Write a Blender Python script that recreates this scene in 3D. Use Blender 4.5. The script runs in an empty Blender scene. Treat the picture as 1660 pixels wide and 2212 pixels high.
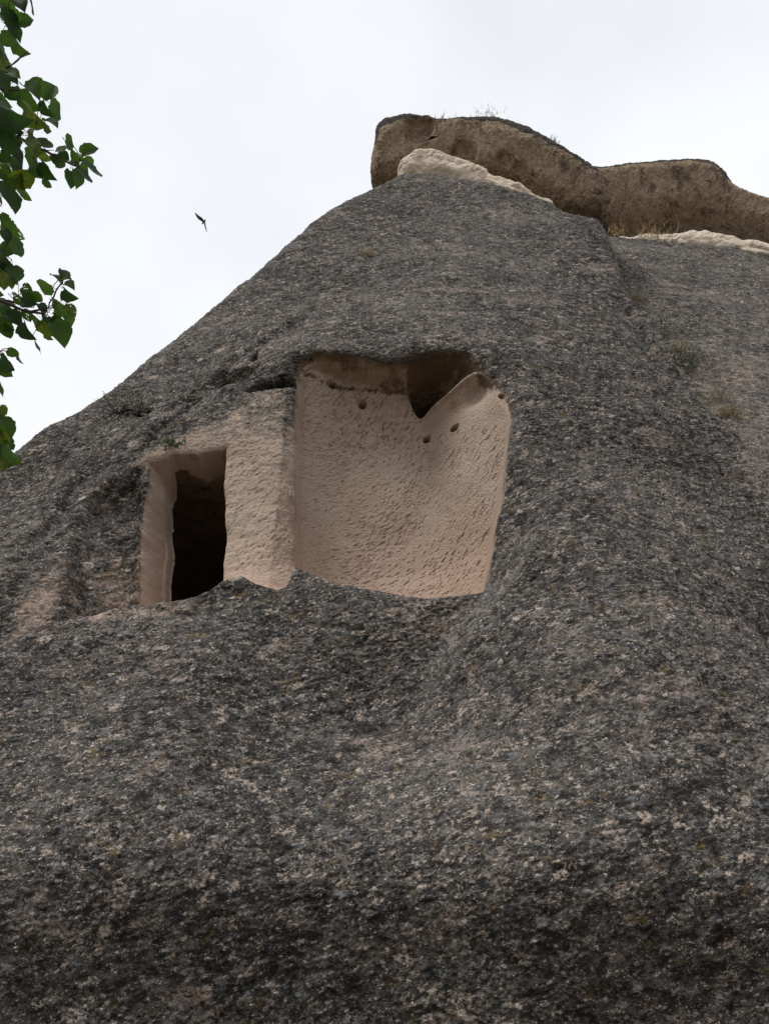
import bpy, math, random
import numpy as np
from mathutils import Vector, Matrix

sc = bpy.context.scene
col = sc.collection
random.seed(7)
rng = np.random.default_rng(7)

# ------------------------------------------------------------------ camera
CAMZ, PITCH, VT = 1.6, math.radians(30), 0.6
CP, SP = math.cos(PITCH), math.sin(PITCH)
cam_d = bpy.data.cameras.new('camera')
cam = bpy.data.objects.new('camera', cam_d)
col.objects.link(cam)
cam.location = (0, 0, CAMZ)
cam.rotation_euler = (math.pi / 2 + PITCH, 0, 0)
cam_d.sensor_fit = 'VERTICAL'
cam_d.angle_y = 2 * math.atan(VT)
cam_d.clip_start, cam_d.clip_end = 0.05, 5000
sc.camera = cam
sc.cycles.max_bounces = 5; sc.cycles.diffuse_bounces = 4; sc.cycles.glossy_bounces = 1; sc.cycles.transmission_bounces = 3

# ------------------------------------------------------------------ sky, sun, exposure
SUN_EL, SUN_AZ = math.radians(60), math.radians(226)      # azimuth: compass from +Y clockwise
world = bpy.data.worlds.new('World'); sc.world = world; world.use_nodes = True
wn, wl = world.node_tree.nodes, world.node_tree.links
wn.clear()
wout = wn.new('ShaderNodeOutputWorld'); bg = wn.new('ShaderNodeBackground')
sky = wn.new('ShaderNodeTexSky'); sky.sky_type = 'NISHITA'; sky.sun_disc = False
sky.sun_elevation = SUN_EL; sky.sun_rotation = SUN_AZ
sky.air_density, sky.dust_density, sky.ozone_density = 1.0, 3.0, 1.0
tc = wn.new('ShaderNodeTexCoord')
nz = wn.new('ShaderNodeTexNoise'); nz.inputs['Scale'].default_value = 1.7
nz.inputs['Detail'].default_value = 4; nz.inputs['Roughness'].default_value = 0.5
wl.new(tc.outputs['Generated'], nz.inputs['Vector'])
cr = wn.new('ShaderNodeValToRGB')
cr.color_ramp.elements[0].position = 0.36; cr.color_ramp.elements[0].color = (5.5, 5.65, 6.0, 1)
cr.color_ramp.elements[1].position = 0.62; cr.color_ramp.elements[1].color = (6.65, 6.72, 6.85, 1)
wl.new(nz.outputs['Fac'], cr.inputs['Fac'])
mx = wn.new('ShaderNodeMix'); mx.data_type = 'RGBA'; mx.inputs[0].default_value = 0.93   # overcast layer over the clear sky
wl.new(sky.outputs['Color'], mx.inputs[6]); wl.new(cr.outputs['Color'], mx.inputs[7])
wl.new(mx.outputs[2], bg.inputs['Color']); bg.inputs['Strength'].default_value = 0.1
wl.new(bg.outputs['Background'], wout.inputs['Surface'])

sun_d = bpy.data.lights.new('sun', 'SUN'); sun = bpy.data.objects.new('sun', sun_d); col.objects.link(sun)
sun_d.energy = 1.5; sun_d.angle = math.radians(20); sun_d.color = (1.0, 0.96, 0.9)
sd_ = Vector((math.sin(SUN_AZ) * math.cos(SUN_EL), math.cos(SUN_AZ) * math.cos(SUN_EL), math.sin(SUN_EL)))
sun.rotation_euler = sd_.to_track_quat('Z', 'Y').to_euler()
sun.location = (0, -5, 20)

sc.view_settings.view_transform = 'Standard'
sc.view_settings.look = 'None'
sc.view_settings.gamma = 1
sc.view_settings.exposure = 0.68
sc.view_settings.use_curve_mapping = False

# ------------------------------------------------------------------ helpers
FW, FH = 1660.0, 2212.0       # measuring frame used for reading positions off the photograph

def ray(px, py):
    X = (px / FW - .5) * 2 * VT * .75
    Y = (.5 - py / FH) * 2 * VT
    return np.array([X, CP - Y * SP, SP + Y * CP])

def at(px, py, y):
    d = ray(px, py); t = y / d[1]
    return np.array([d[0] * t, y, CAMZ + d[2] * t])

def at_t(px, py, t):
    return np.array([0, 0, CAMZ]) + ray(px, py) * t

def pn(x, y, z, seed=0):
    """3D gradient noise, about -1..1"""
    r = np.random.default_rng(seed + 11)
    perm = r.permutation(512).astype(np.int32)
    g = r.normal(size=(512, 3)).astype(np.float32); g /= np.linalg.norm(g, axis=1)[:, None]
    x = np.asarray(x, np.float32); y = np.asarray(y, np.float32); z = np.asarray(z, np.float32)
    xi, yi, zi = np.floor(x).astype(np.int32), np.floor(y).astype(np.int32), np.floor(z).astype(np.int32)
    xf, yf, zf = x - xi, y - yi, z - zi
    u, v, w = [t * t * t * (t * (t * 6 - 15) + 10) for t in (xf, yf, zf)]
    def c(i, j, k):
        h = perm[(perm[(perm[(xi + i) & 511] + yi + j) & 511] + zi + k) & 511]
        gg = g[h]
        return gg[..., 0] * (xf - i) + gg[..., 1] * (yf - j) + gg[..., 2] * (zf - k)
    x00 = c(0, 0, 0) * (1 - u) + c(1, 0, 0) * u
    x10 = c(0, 1, 0) * (1 - u) + c(1, 1, 0) * u
    x01 = c(0, 0, 1) * (1 - u) + c(1, 0, 1) * u
    x11 = c(0, 1, 1) * (1 - u) + c(1, 1, 1) * u
    a = x00 * (1 - v) + x10 * v
    b = x01 * (1 - v) + x11 * v
    return (a * (1 - w) + b * w) * 1.5

def smooth(a, b, x):
    t = np.clip((x - a) / (b - a), 0, 1)
    return t * t * (3 - 2 * t)

def softplus(x, s):
    return s * np.logaddexp(0, x / s)

def poly_sd(x, z, pts):
    """signed distance to a closed polygon in the x-z plane, positive inside"""
    x = np.asarray(x, np.float64); z = np.asarray(z, np.float64)
    d2 = np.full(x.shape, 1e9); ins = np.zeros(x.shape, bool)
    n = len(pts)
    for i in range(n):
        ax, az = pts[i]; bx, bz = pts[(i + 1) % n]
        ex, ez = bx - ax, bz - az
        t = np.clip(((x - ax) * ex + (z - az) * ez) / (ex * ex + ez * ez + 1e-12), 0, 1)
        d2 = np.minimum(d2, (x - ax - t * ex) ** 2 + (z - az - t * ez) ** 2)
        cnd = (az > z) != (bz > z)
        with np.errstate(divide='ignore', invalid='ignore'):
            xx = ax + (z - az) * ex / (ez if abs(ez) > 1e-12 else 1e-12)
        ins ^= cnd & (x < xx)
    return np.where(ins, 1, -1) * np.sqrt(d2)

class RBF:
    def __init__(self, pts, lam=1e-3):
        p = np.array(pts); self.c = p[:, [0, 2]]; f = p[:, 1]; n = len(p)
        K = self.phi(np.linalg.norm(self.c[:, None] - self.c[None], axis=2)) + lam * np.eye(n)
        P = np.c_[np.ones(n), self.c]
        A = np.block([[K, P], [P.T, np.zeros((3, 3))]])
        s = np.linalg.solve(A, np.r_[f, 0, 0, 0]); self.w, self.a = s[:n], s[n:]
    @staticmethod
    def phi(r):
        return r * r * np.log(r + 1e-9)
    def __call__(self, x, z):
        o = self.a[0] + self.a[1] * x + self.a[2] * z
        for (cx, cz), w in zip(self.c, self.w):
            o = o + w * self.phi(np.sqrt((x - cx) ** 2 + (z - cz) ** 2))
        return o

def mesh_np(name, V, F, mat, parent=None, attrs=None, shade=True, tri=False):
    me = bpy.data.meshes.new(name)
    V = np.asarray(V, np.float32); F = np.asarray(F, np.int32); k = F.shape[1]
    me.vertices.add(len(V)); me.vertices.foreach_set('co', V.ravel())
    me.loops.add(F.size); me.loops.foreach_set('vertex_index', F.ravel())
    me.polygons.add(len(F))
    me.polygons.foreach_set('loop_start', np.arange(0, F.size, k, dtype=np.int32))
    me.polygons.foreach_set('loop_total', np.full(len(F), k, np.int32))
    me.polygons.foreach_set('use_smooth', np.full(len(F), shade, bool))
    for an, av in (attrs or {}).items():
        a = me.attributes.new(an, 'FLOAT', 'POINT'); a.data.foreach_set('value', np.asarray(av, np.float32))
    me.update(calc_edges=True)
    me.materials.append(mat)
    o = bpy.data.objects.new(name, me); col.objects.link(o)
    if parent is not None:
        o.parent = parent
        o.matrix_parent_inverse = Matrix.Translation(-Vector(parent.location))
    return o

def tag(o, label=None, cat=None, group=None, kind=None):
    if label: o['label'] = label
    if cat: o['category'] = cat
    if group: o['group'] = group
    if kind: o['kind'] = kind
    return o

def empty(name, loc):
    o = bpy.data.objects.new(name, None); col.objects.link(o); o.location = tuple(float(v) for v in loc)
    o.empty_display_size = .2
    return o

def grid_faces(nr, nc):
    i = np.arange(nr * nc).reshape(nr, nc)
    return np.stack([i[:-1, :-1], i[:-1, 1:], i[1:, 1:], i[1:, :-1]], -1)

class MB:
    """collects polygons for one mesh"""
    def __init__(self): self.v, self.f = [], []
    def quadstrip(self, rings, closed=True):
        b = len(self.v); n = len(rings[0])
        for r in rings: self.v += [tuple(p) for p in r]
        for i in range(len(rings) - 1):
            for j in range(n if closed else n - 1):
                k = (j + 1) % n
                self.f.append((b + i * n + j, b + i * n + k, b + (i + 1) * n + k, b + (i + 1) * n + j))
    def tube(self, pts, r0, r1, n=6, wob=0):
        pts = [Vector(p) for p in pts]; rings = []
        for i, p in enumerate(pts):
            d = (pts[min(i + 1, len(pts) - 1)] - pts[max(i - 1, 0)]).normalized()
            a = d.orthogonal().normalized(); b = d.cross(a)
            r = r0 + (r1 - r0) * i / (len(pts) - 1)
            r *= 1 + random.uniform(-wob, wob)
            rings.append([p + (a * math.cos(t) + b * math.sin(t)) * r for t in [2 * math.pi * j / n for j in range(n)]])
        self.quadstrip(rings)
        b0 = len(self.v) - n
        self.f.append(tuple(b0 + j for j in range(n)))
    def tri(self, a, b, c):
        k = len(self.v); self.v += [tuple(a), tuple(b), tuple(c)]; self.f.append((k, k + 1, k + 2))
    def quad(self, a, b, c, d):
        k = len(self.v); self.v += [tuple(a), tuple(b), tuple(c), tuple(d)]; self.f.append((k, k + 1, k + 2, k + 3))
    def mesh(self, name, mat, smoothf=True):
        me = bpy.data.meshes.new(name); me.from_pydata(self.v, [], self.f); me.update()
        me.materials.append(mat)
        me.polygons.foreach_set('use_smooth', [smoothf] * len(me.polygons))
        return me
    def build(self, name, mat, parent=None, smoothf=True):
        o = bpy.data.objects.new(name, self.mesh(name, mat, smoothf)); col.objects.link(o)
        if parent is not None:
            o.parent = parent
            o.matrix_parent_inverse = Matrix.Translation(-Vector(parent.location))
        return o

# ------------------------------------------------------------------ materials
class Mat:
    def __init__(self, name):
        self.m = bpy.data.materials.new(name); self.m.use_nodes = True
        self.n, self.l = self.m.node_tree.nodes, self.m.node_tree.links
        self.n.clear()
        self.out = self.n.new('ShaderNodeOutputMaterial')
        self.tc = self.n.new('ShaderNodeTexCoord').outputs['Object']
    def put(self, sock, v):
        if v is None: return
        if hasattr(v, 'links') or isinstance(v, bpy.types.NodeSocket): self.l.new(v, sock)
        else: sock.default_value = v
    def math(self, op, a, b=None, c=None, clamp=False):
        n = self.n.new('ShaderNodeMath'); n.operation = op; n.use_clamp = clamp
        for i, v in enumerate((a, b, c)): self.put(n.inputs[i], v)
        return n.outputs[0]
    def vmath(self, op, a, b):
        n = self.n.new('ShaderNodeVectorMath'); n.operation = op
        self.put(n.inputs[0], a); self.put(n.inputs[1], b)
        return n.outputs[0]
    def mapping(self, v, scale=(1, 1, 1), rot=(0, 0, 0), loc=(0, 0, 0)):
        n = self.n.new('ShaderNodeMapping'); self.l.new(v, n.inputs[0])
        n.inputs['Location'].default_value = loc; n.inputs['Rotation'].default_value = rot; n.inputs['Scale'].default_value = scale
        return n.outputs[0]
    def noise(self, v, scale, detail=4, rough=.55, dist=0, out=0):
        n = self.n.new('ShaderNodeTexNoise'); self.l.new(v, n.inputs['Vector'])
        n.inputs['Scale'].default_value = scale; n.inputs['Detail'].default_value = detail
        n.inputs['Roughness'].default_value = rough; n.inputs['Distortion'].default_value = dist
        return n.outputs[out]
    def vor(self, v, scale, rand=1.0):
        n = self.n.new('ShaderNodeTexVoronoi'); self.l.new(v, n.inputs['Vector'])
        n.inputs['Scale'].default_value = scale; n.inputs['Randomness'].default_value = rand
        sp = self.n.new('ShaderNodeSeparateColor'); self.l.new(n.outputs['Color'], sp.inputs[0])
        return n.outputs['Distance'], sp.outputs[0], sp.outputs[1]
    def sstep(self, x, a, b, to0=0.0, to1=1.0):
        n = self.n.new('ShaderNodeMapRange'); n.interpolation_type = 'SMOOTHSTEP'
        self.put(n.inputs[0], x); self.put(n.inputs[1], a); self.put(n.inputs[2], b)
        n.inputs[3].default_value = to0; n.inputs[4].default_value = to1
        return n.outputs[0]
    def ramp(self, f, stops):
        n = self.n.new('ShaderNodeValToRGB'); e = n.color_ramp.elements
        while len(e) < len(stops): e.new(.5)
        for el, (p, c) in zip(e, stops): el.position = p; el.color = (*c, 1)
        self.put(n.inputs[0], f); return n.outputs[0]
    def mix(self, f, a, b):
        n = self.n.new('ShaderNodeMix'); n.data_type = 'RGBA'
        self.put(n.inputs[0], f)
        for i, v in ((6, a), (7, b)):
            if isinstance(v, tuple): v = (*v, 1)
            self.put(n.inputs[i], v)
        return n.outputs[2]
    def attr(self, name):
        n = self.n.new('ShaderNodeAttribute'); n.attribute_name = name; return n.outputs['Fac']
    def bump(self, h, strength, dist, normal=None):
        n = self.n.new('ShaderNodeBump'); n.inputs['Strength'].default_value = strength; n.inputs['Distance'].default_value = dist
        self.l.new(h, n.inputs['Height'])
        if normal: self.l.new(normal, n.inputs['Normal'])
        return n.outputs[0]
    def finish(self, color, rough=.9, normal=None, spec=.2, trans=None):
        b = self.n.new('ShaderNodeBsdfPrincipled')
        if isinstance(color, tuple): color = (*color, 1)
        self.put(b.inputs['Base Color'], color); self.put(b.inputs['Roughness'], rough)
        b.inputs['Specular IOR Level'].default_value = spec
        if normal: self.l.new(normal, b.inputs['Normal'])
        s = b.outputs[0]
        if trans:
            t = self.n.new('ShaderNodeBsdfTranslucent'); self.put(t.inputs[0], trans[0])
            m = self.n.new('ShaderNodeMixShader'); m.inputs[0].default_value = trans[1]
            self.l.new(s, m.inputs[1]); self.l.new(t.outputs[0], m.inputs[2]); s = m.outputs[0]
        self.l.new(s, self.out.inputs['Surface'])
        return self.m

def tuff_material():
    M = Mat('lichened_tuff')
    v = M.tc
    vs = M.mapping(M.mapping(v, rot=(0, math.radians(15), 0)), (.74, .85, 1.12))
    fw = M.noise(v, 22, 2, .7, out=1)
    vv = M.vmath('ADD', vs, M.vmath('MULTIPLY', M.vmath('SUBTRACT', fw, (.5, .5, .5)), (.06, .06, .06)))
    relief = M.attr('relief')
    sp = M.n.new('ShaderNodeSeparateColor'); M.l.new(M.noise(vs, 7.5, 4, .8, 0, out=1), sp.inputs[0])
    flk, blu, moss = sp.outputs
    fine = M.noise(vs, 46, 3, .8)
    mid = M.noise(vs, 12.0, 4, .8)
    big = M.noise(v, .8, 3, .65)
    tone = M.math('ADD', M.math('ADD', mid, M.math('MULTIPLY', relief, .09)), M.math('MULTIPLY', M.math('SUBTRACT', big, .5), .36))
    c = M.ramp(tone, [(.28, (.015, .0147, .0145)), (.44, (.041, .039, .037)), (.58, (.100, .091, .083)), (.74, (.235, .205, .18))])
    hsum = None
    for sc_, thr, soft in ((7, .80, .05), (16, .73, .10), (38, .60, .10), (90, .50, .14)):
        d, r1, r2 = M.vor(vv, sc_)
        rad = M.math('MULTIPLY', M.math('SUBTRACT', r1, thr), 1.5)
        m = M.sstep(M.math('SUBTRACT', rad, d), -.02, soft)
        cc = M.ramp(r2, [(.0, (.11, .122, .135)), (.3, (.18, .185, .19)), (.5, (.28, .255, .23)), (.75, (.41, .335, .28)), (1, (.54, .48, .42))])
        m = M.math('MULTIPLY', m, M.sstep(tone, .36, .54))
        c = M.mix(m, c, cc)
        hsum = m if hsum is None else M.math('ADD', hsum, m)
    # bare pinkish flakes where the lichen has come off, blue-grey crusts, ochre moss
    fm = M.math('MULTIPLY', M.sstep(flk, .57, .65), M.sstep(fine, .38, .52))
    c = M.mix(fm, c, M.ramp(fine, [(.3, (.25, .20, .17)), (.7, (.53, .435, .37))]))
    pat = M.noise(M.mapping(vs, loc=(4, 2, 8)), 1.9, 6, .8)
    pm = M.math('MULTIPLY', M.sstep(pat, .565, .63), M.sstep(fine, .37, .50))
    c = M.mix(M.math('MULTIPLY', pm, .5), c, M.ramp(fine, [(.3, (.22, .17, .145)), (.7, (.50, .405, .35))]))
    c = M.mix(M.math('MULTIPLY', M.math('MULTIPLY', M.sstep(blu, .57, .66), M.sstep(fine, .36, .58)), .75), c, (.20, .21, .22))
    c = M.mix(M.math('MULTIPLY', M.math('MULTIPLY', M.sstep(moss, .585, .66), M.sstep(fine, .34, .6)), .8), c, (.17, .11, .035))
    c = M.mix(M.math('MULTIPLY', M.sstep(fine, .60, .74), .8), c, (.42, .39, .355))
    c = M.mix(M.math('MULTIPLY', M.sstep(fine, .46, .33), .92), c, (.014, .014, .014))
    # clean carved tuff
    cv = M.noise(v, 1.3, 3, .5); cf = M.noise(v, 34, 3, .82)
    tan = M.ramp(cv, [(.32, (.345, .258, .205)), (.52, (.385, .30, .24)), (.70, (.415, .342, .275))])
    tan = M.mix(M.sstep(cf, .57, .72), tan, (.23, .17, .13))
    tan = M.mix(M.sstep(cf, .42, .28), tan, (.49, .41, .345))
    zz = M.n.new('ShaderNodeSeparateXYZ'); M.l.new(v, zz.inputs[0])
    tan = M.mix(M.math('MULTIPLY', M.sstep(M.math('ADD', zz.outputs[2], cv), 6.7, 5.3), .55), tan, (.47, .325, .25))
    carved = M.attr('carved')
    br = M.math('ADD', M.math('MULTIPLY', M.math('SUBTRACT', flk, .5), 1.1), M.math('MULTIPLY', M.math('SUBTRACT', fine, .5), .7))
    ce = M.sstep(M.math('ADD', carved, br), .26, .88)
    c = M.mix(ce, c, tan)
    soot_shade = M.attr('soot_shade')  # real soot plus painted shade at the ceiling edge, pocket and pits
    se = M.sstep(M.math('ADD', soot_shade, br), .42, .72)
    c = M.mix(M.math('MULTIPLY', se, M.math('MINIMUM', M.math('MULTIPLY', soot_shade, 3), .93)), c, M.ramp(fine, [(.3, (.020, .016, .013)), (.7, (.095, .07, .05))]))
    c = M.mix(M.math('MULTIPLY', M.attr('ochre_shade'), M.sstep(flk, .35, .6)), c, (.20, .135, .08))  # ochre stain; also brown painted as shade under lip and ceiling
    h = fine
    hm = M.n.new('ShaderNodeMix'); M.l.new(carved, hm.inputs[0]); M.l.new(h, hm.inputs[2]); M.l.new(M.math('MULTIPLY', cf, .75), hm.inputs[3])
    return M.finish(c, .92, M.bump(hm.outputs[0], 1.0, .032), .12)

def cap_material():
    M = Mat('brown_cap_rock'); v = M.tc
    vs = M.mapping(v, (1, 1, .4))
    b = M.noise(v, 5, 6, .8); f = M.noise(v, 17, 4, .82)
    c = M.ramp(b, [(.3, (.22, .165, .115)), (.5, (.41, .31, .215)), (.7, (.58, .46, .335))])
    c = M.mix(M.math('MULTIPLY', M.sstep(M.noise(M.mapping(v, (1, 1, .28)), 2.6, 6, .75), .50, .62), .8), c, (.115, .088, .064))
    c = M.mix(M.sstep(f, .55, .68), c, (.60, .49, .37))
    c = M.mix(M.sstep(f, .45, .33), c, (.05, .038, .028))
    top = M.attr('topside')
    te = M.sstep(M.math('ADD', top, M.math('MULTIPLY', M.math('SUBTRACT', M.noise(v, 3.2, 7, .7), .5), 1.2)), .38, .62)
    lich = M.ramp(M.noise(v, 9, 7, .75), [(.3, (.05, .047, .043)), (.55, (.105, .096, .086)), (.75, (.21, .185, .16))])
    c = M.mix(te, c, lich)
    h = M.math('ADD', M.math('MULTIPLY', b, 1.0), M.math('MULTIPLY', f, .6))
    return M.finish(c, .93, M.bump(h, 1.0, .16), .1)

def white_material():
    M = Mat('pale_tuff'); v = M.tc
    a = M.noise(v, 2.4, 7, .68); f = M.noise(M.mapping(v, (1, 1, 2.2)), 9, 7, .72)
    c = M.ramp(a, [(.3, (.60, .48, .36)), (.5, (.72, .62, .50)), (.7, (.78, .71, .60))])
    c = M.mix(M.sstep(f, .60, .74), c, (.38, .29, .22))
    c = M.mix(M.sstep(M.noise(v, 3.1, 7, .7), .62, .70), c, (.20, .17, .145))
    return M.finish(c, .93, M.bump(f, 1.0, .08), .1)

def plain_material(name, lo, hi, scale=20, rough=.8, trans=None, bump=0):
    M = Mat(name); n = M.noise(M.tc, scale, 4, .6)
    c = M.ramp(n, [(.35, lo), (.65, hi)])
    return M.finish(c, rough, M.bump(n, .6, bump) if bump else None, .25, trans)

def leaf_material(name, base, vein, tr, yellow=0.0):
    M = Mat(name); v = M.tc
    oi = M.n.new('ShaderNodeObjectInfo').outputs['Random']
    n = M.noise(v, 28, 4, .6)
    sx = M.n.new('ShaderNodeSeparateXYZ'); M.l.new(v, sx.inputs[0])
    ax = M.math('ABSOLUTE', sx.outputs[0])
    # midrib and side veins of the blade
    mid = M.sstep(ax, .022, .008)
    w = M.math('SINE', M.math('MULTIPLY', M.math('SUBTRACT', sx.outputs[1], M.math('MULTIPLY', ax, .75)), 44))
    vn = M.math('MAXIMUM', mid, M.math('MULTIPLY', M.sstep(w, .93, 1.0), .55))
    c = M.mix(n, tuple(k * .75 for k in base), tuple(k * 1.3 for k in base))
    c = M.mix(M.math('MULTIPLY', oi, .5), c, tuple(k * .55 for k in base))
    c = M.mix(vn, c, vein)
    if yellow:
        c = M.mix(M.math('MULTIPLY', M.sstep(M.noise(v, 3.2, 3, .6), .48, .6), yellow), c, (.30, .25, .03))
    t = M.mix(n, tuple(k * .8 for k in tr), tuple(k * 1.2 for k in tr))
    if yellow: t = M.mix(M.math('MULTIPLY', M.sstep(M.noise(v, 3.2, 3, .6), .48, .6), yellow), t, (.42, .36, .03))
    return M.finish(c, .55, M.bump(M.math('ADD', n, vn), .25, .03), .22, (t, .46))

TUFF = tuff_material(); CAP = cap_material(); WHITE = white_material()
BARK = plain_material('bark', (.030, .022, .016), (.085, .065, .05), 30, .9, None, .01)
LEAF = [leaf_material('leaf_green', (.030, .060, .014), (.07, .11, .035), (.075, .16, .016)),
        leaf_material('leaf_dark', (.018, .038, .011), (.045, .075, .028), (.035, .09, .012)),
        leaf_material('leaf_yellowing', (.050, .085, .014), (.10, .14, .03), (.11, .18, .015), .3)]
DRYGRASS = plain_material('dry_grass', (.30, .20, .10), (.48, .35, .19), 8, .8, ((.45, .33, .16, 1), .3))
OLIVE = plain_material('olive_stem', (.075, .075, .035), (.16, .14, .07), 8, .8, ((.16, .15, .06, 1), .3))
GREEN = plain_material('herb_leaf', (.025, .065, .03), (.05, .10, .05), 12, .6, ((.06, .14, .05, 1), .3))
GREYGREEN = plain_material('greygreen_leaf', (.10, .125, .085), (.17, .19, .13), 12, .7, ((.15, .18, .10, 1), .3))
TWIG = plain_material('dead_twig', (.022, .018, .015), (.06, .05, .042), 15, .9)
BIRDM = plain_material('dark_plumage', (.04, .038, .042), (.09, .08, .078), 30, .6)
GROUND = plain_material('dusty_ground', (.10, .085, .055), (.17, .14, .095), 1.5, .95, None, .03)

# ------------------------------------------------------------------ ground
gx = np.r_[-3000, -400, -60, np.linspace(-20, 20, 41), 60, 400, 3000]
GX, GY = np.meshgrid(gx, gx)
GZ = np.where(np.hypot(GX, GY) < 50, .05 * pn(GX * .4, GY * .4, GX * 0, 3), 0)
tag(mesh_np('ground', np.stack([GX, GY, GZ], -1).reshape(-1, 3), grid_faces(len(gx), len(gx)).reshape(-1, 4), GROUND), kind='structure')

# ------------------------------------------------------------------ the tuff cone
# outline of the cone (as a curve on the rock itself): left flank, crown, right flank, feet
SIL = [(-420, 1290.0, 7.6), (-150, 1110.0, 7.9), (0, 1021.2, 8.2), (100, 943.7, 8.4), (215, 874.2, 8.6), (300, 807.3, 8.8), (430, 707.7, 9.2), (520, 633.6, 9.5), (600, 565.0, 9.9), (690, 481.2, 10.3), (760, 445.6, 10.7), (850, 399.2, 11.0), (930, 392.1, 11.1), (1000, 409.0, 11.0), (1100, 433.7, 10.9), (1190, 456.3, 10.8), (1260, 493.6, 10.6), (1300, 499.0, 10.4), (1325, 539.2, 10.0), (1345, 603.9, 9.7), (1385, 708.9, 9.3), (1440, 805.7, 9.0), (1500, 874.1, 8.7), (1570, 944.2, 8.5), (1660, 1025.6, 8.2), (1850, 1190.0, 7.8), (2200, 1450.0, 7.4)]
BW, BK = .34, 3.2
SILP = [at(*p) for p in SIL]
SILXZ = [(p[0], p[2]) for p in SILP] + [(9.5, -2), (-9.5, -2)]
edge_add = BK * softplus(np.array(BW), .08) ** 2
ctrl = [p - np.array([0, edge_add, 0]) for p in SILP]
BASE = [  # lower slope
    (0, 2212, 5.25), (420, 2212, 5.38), (830, 2212, 5.42), (1250, 2212, 5.12), (1660, 2212, 5.15),
    (0, 1930, 5.08), (420, 1930, 5.14), (830, 1930, 5.18), (1250, 1930, 4.86), (1660, 1930, 4.95),
    (0, 1760, 5.30), (420, 1760, 5.28), (640, 1780, 5.34), (830, 1770, 5.30), (1040, 1740, 5.16), (1250, 1740, 4.98), (1660, 1760, 5.12),
    (0, 1600, 5.76), (420, 1600, 5.74), (1300, 1600, 5.26), (1660, 1600, 5.48),
    (0, 1500, 6.05), (230, 1500, 6.06), (420, 1500, 6.08), (560, 1500, 6.28), (700, 1500, 6.34), (830, 1500, 6.41), (930, 1480, 6.39),
    (540, 1630, 5.92), (700, 1610, 6.10), (830, 1570, 6.27), (900, 1550, 6.22), (960, 1600, 5.94), (1060, 1600, 5.64), (1150, 1550, 5.52), (830, 1670, 5.76), (950, 1680, 5.50),
    (0, 1430, 6.26), (230, 1420, 6.27), (460, 1400, 6.26), (560, 1400, 6.42), (700, 1400, 6.40), (800, 1400, 6.42), (900, 1400, 6.44),
    (1036, 1300, 6.48), (1014, 1360, 6.46), (985, 1430, 6.40), (1000, 1287, 6.50), (1035, 1282, 6.50),
    (1080, 1460, 6.02), (1110, 1370, 6.15), (1180, 1450, 5.66), (1250, 1380, 5.72), (1500, 1380, 5.80), (1660, 1380, 6.25),
    # ledge and sill
    (0, 1385, 6.42), (150, 1340, 6.45), (290, 1300, 6.60), (420, 1292, 6.65), (520, 1240, 6.68), (640, 1255, 6.66), (800, 1292, 6.46), (960, 1290, 6.50),
    # above the ledge, left of the door and around the niche
    (0, 1180, 7.0), (150, 1130, 7.1), (280, 1000, 7.25), (330, 920, 7.45), (480, 880, 7.52), (600, 830, 7.45), (640, 770, 7.48), (740, 757, 7.50),
    (850, 775, 7.45), (950, 750, 7.45), (1040, 780, 7.35), (1105, 880, 7.12), (1100, 960, 6.98), (1085, 1060, 6.85), (1070, 1160, 6.70), (1050, 1270, 6.52),
    (1200, 1000, 6.75), (1200, 1200, 6.30), (1350, 1100, 6.62), (1500, 1150, 6.75), (1300, 850, 7.4), (1450, 950, 7.45), (1600, 1080, 7.5), (1200, 750, 7.75),
    # upper cone
    (830, 640, 8.25), (830, 540, 9.1), (880, 470, 9.85), (1000, 460, 9.9), (1100, 640, 8.35), (1200, 540, 9.35), (600, 700, 8.25), (700, 600, 8.75), (450, 800, 8.05),
    (300, 900, 7.75), (150, 1000, 7.6), (1300, 700, 8.3)]
ctrl += [at(*p) for p in BASE]
ctrl += [np.array(p) for p in ((-6, 4.6, 0), (-3, 4.8, 0), (0, 5.0, 0), (3, 4.4, 0), (6, 4.2, 0), (-8, 6.5, 4), (8, 5.8, 4), (-4.4, 5.4, 2.6), (4.2, 4.7, 2.6))]
NAT = RBF(ctrl, 4e-3)

SILL = np.array([at(*p)[[0, 2, 1]] for p in [(-300, 1475, 6.3), (0, 1387, 6.42), (150, 1342, 6.45), (230, 1318, 6.5), (290, 1303, 6.60), (350, 1300, 6.64), (420, 1294, 6.66), (455, 1270, 6.66), (480, 1252, 6.67), (520, 1240, 6.68),
                 (550, 1258, 6.68), (600, 1272, 6.68), (640, 1254, 6.66), (700, 1277, 6.55), (760, 1290, 6.50), (850, 1294, 6.47), (960, 1288, 6.50), (1046, 1280, 6.53)]])
SILLC = SILL[:, 2] - NAT(SILL[:, 0], SILL[:, 1])      # brings the slope exactly up to the lip of the ledge
NICHE = [at(*p)[[0, 2]] for p in [(634, 1300, 7.1), (633, 1150, 7.2), (631, 1000, 7.25), (633, 900, 7.32), (636, 830, 7.38), (640, 783, 7.46), (652, 768, 7.48), (690, 758, 7.5), (740, 762, 7.5),
        (790, 768, 7.5), (845, 780, 7.46), (890, 770, 7.46), (950, 758, 7.45), (1000, 758, 7.42), (1030, 772, 7.38), (1048, 797, 7.34), (1078, 820, 7.26), (1098, 850, 7.18), (1105, 885, 7.12),
        (1100, 960, 7.0), (1087, 1050, 6.88), (1078, 1130, 6.74), (1062, 1210, 6.62), (1044, 1300, 6.5)]]
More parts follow.
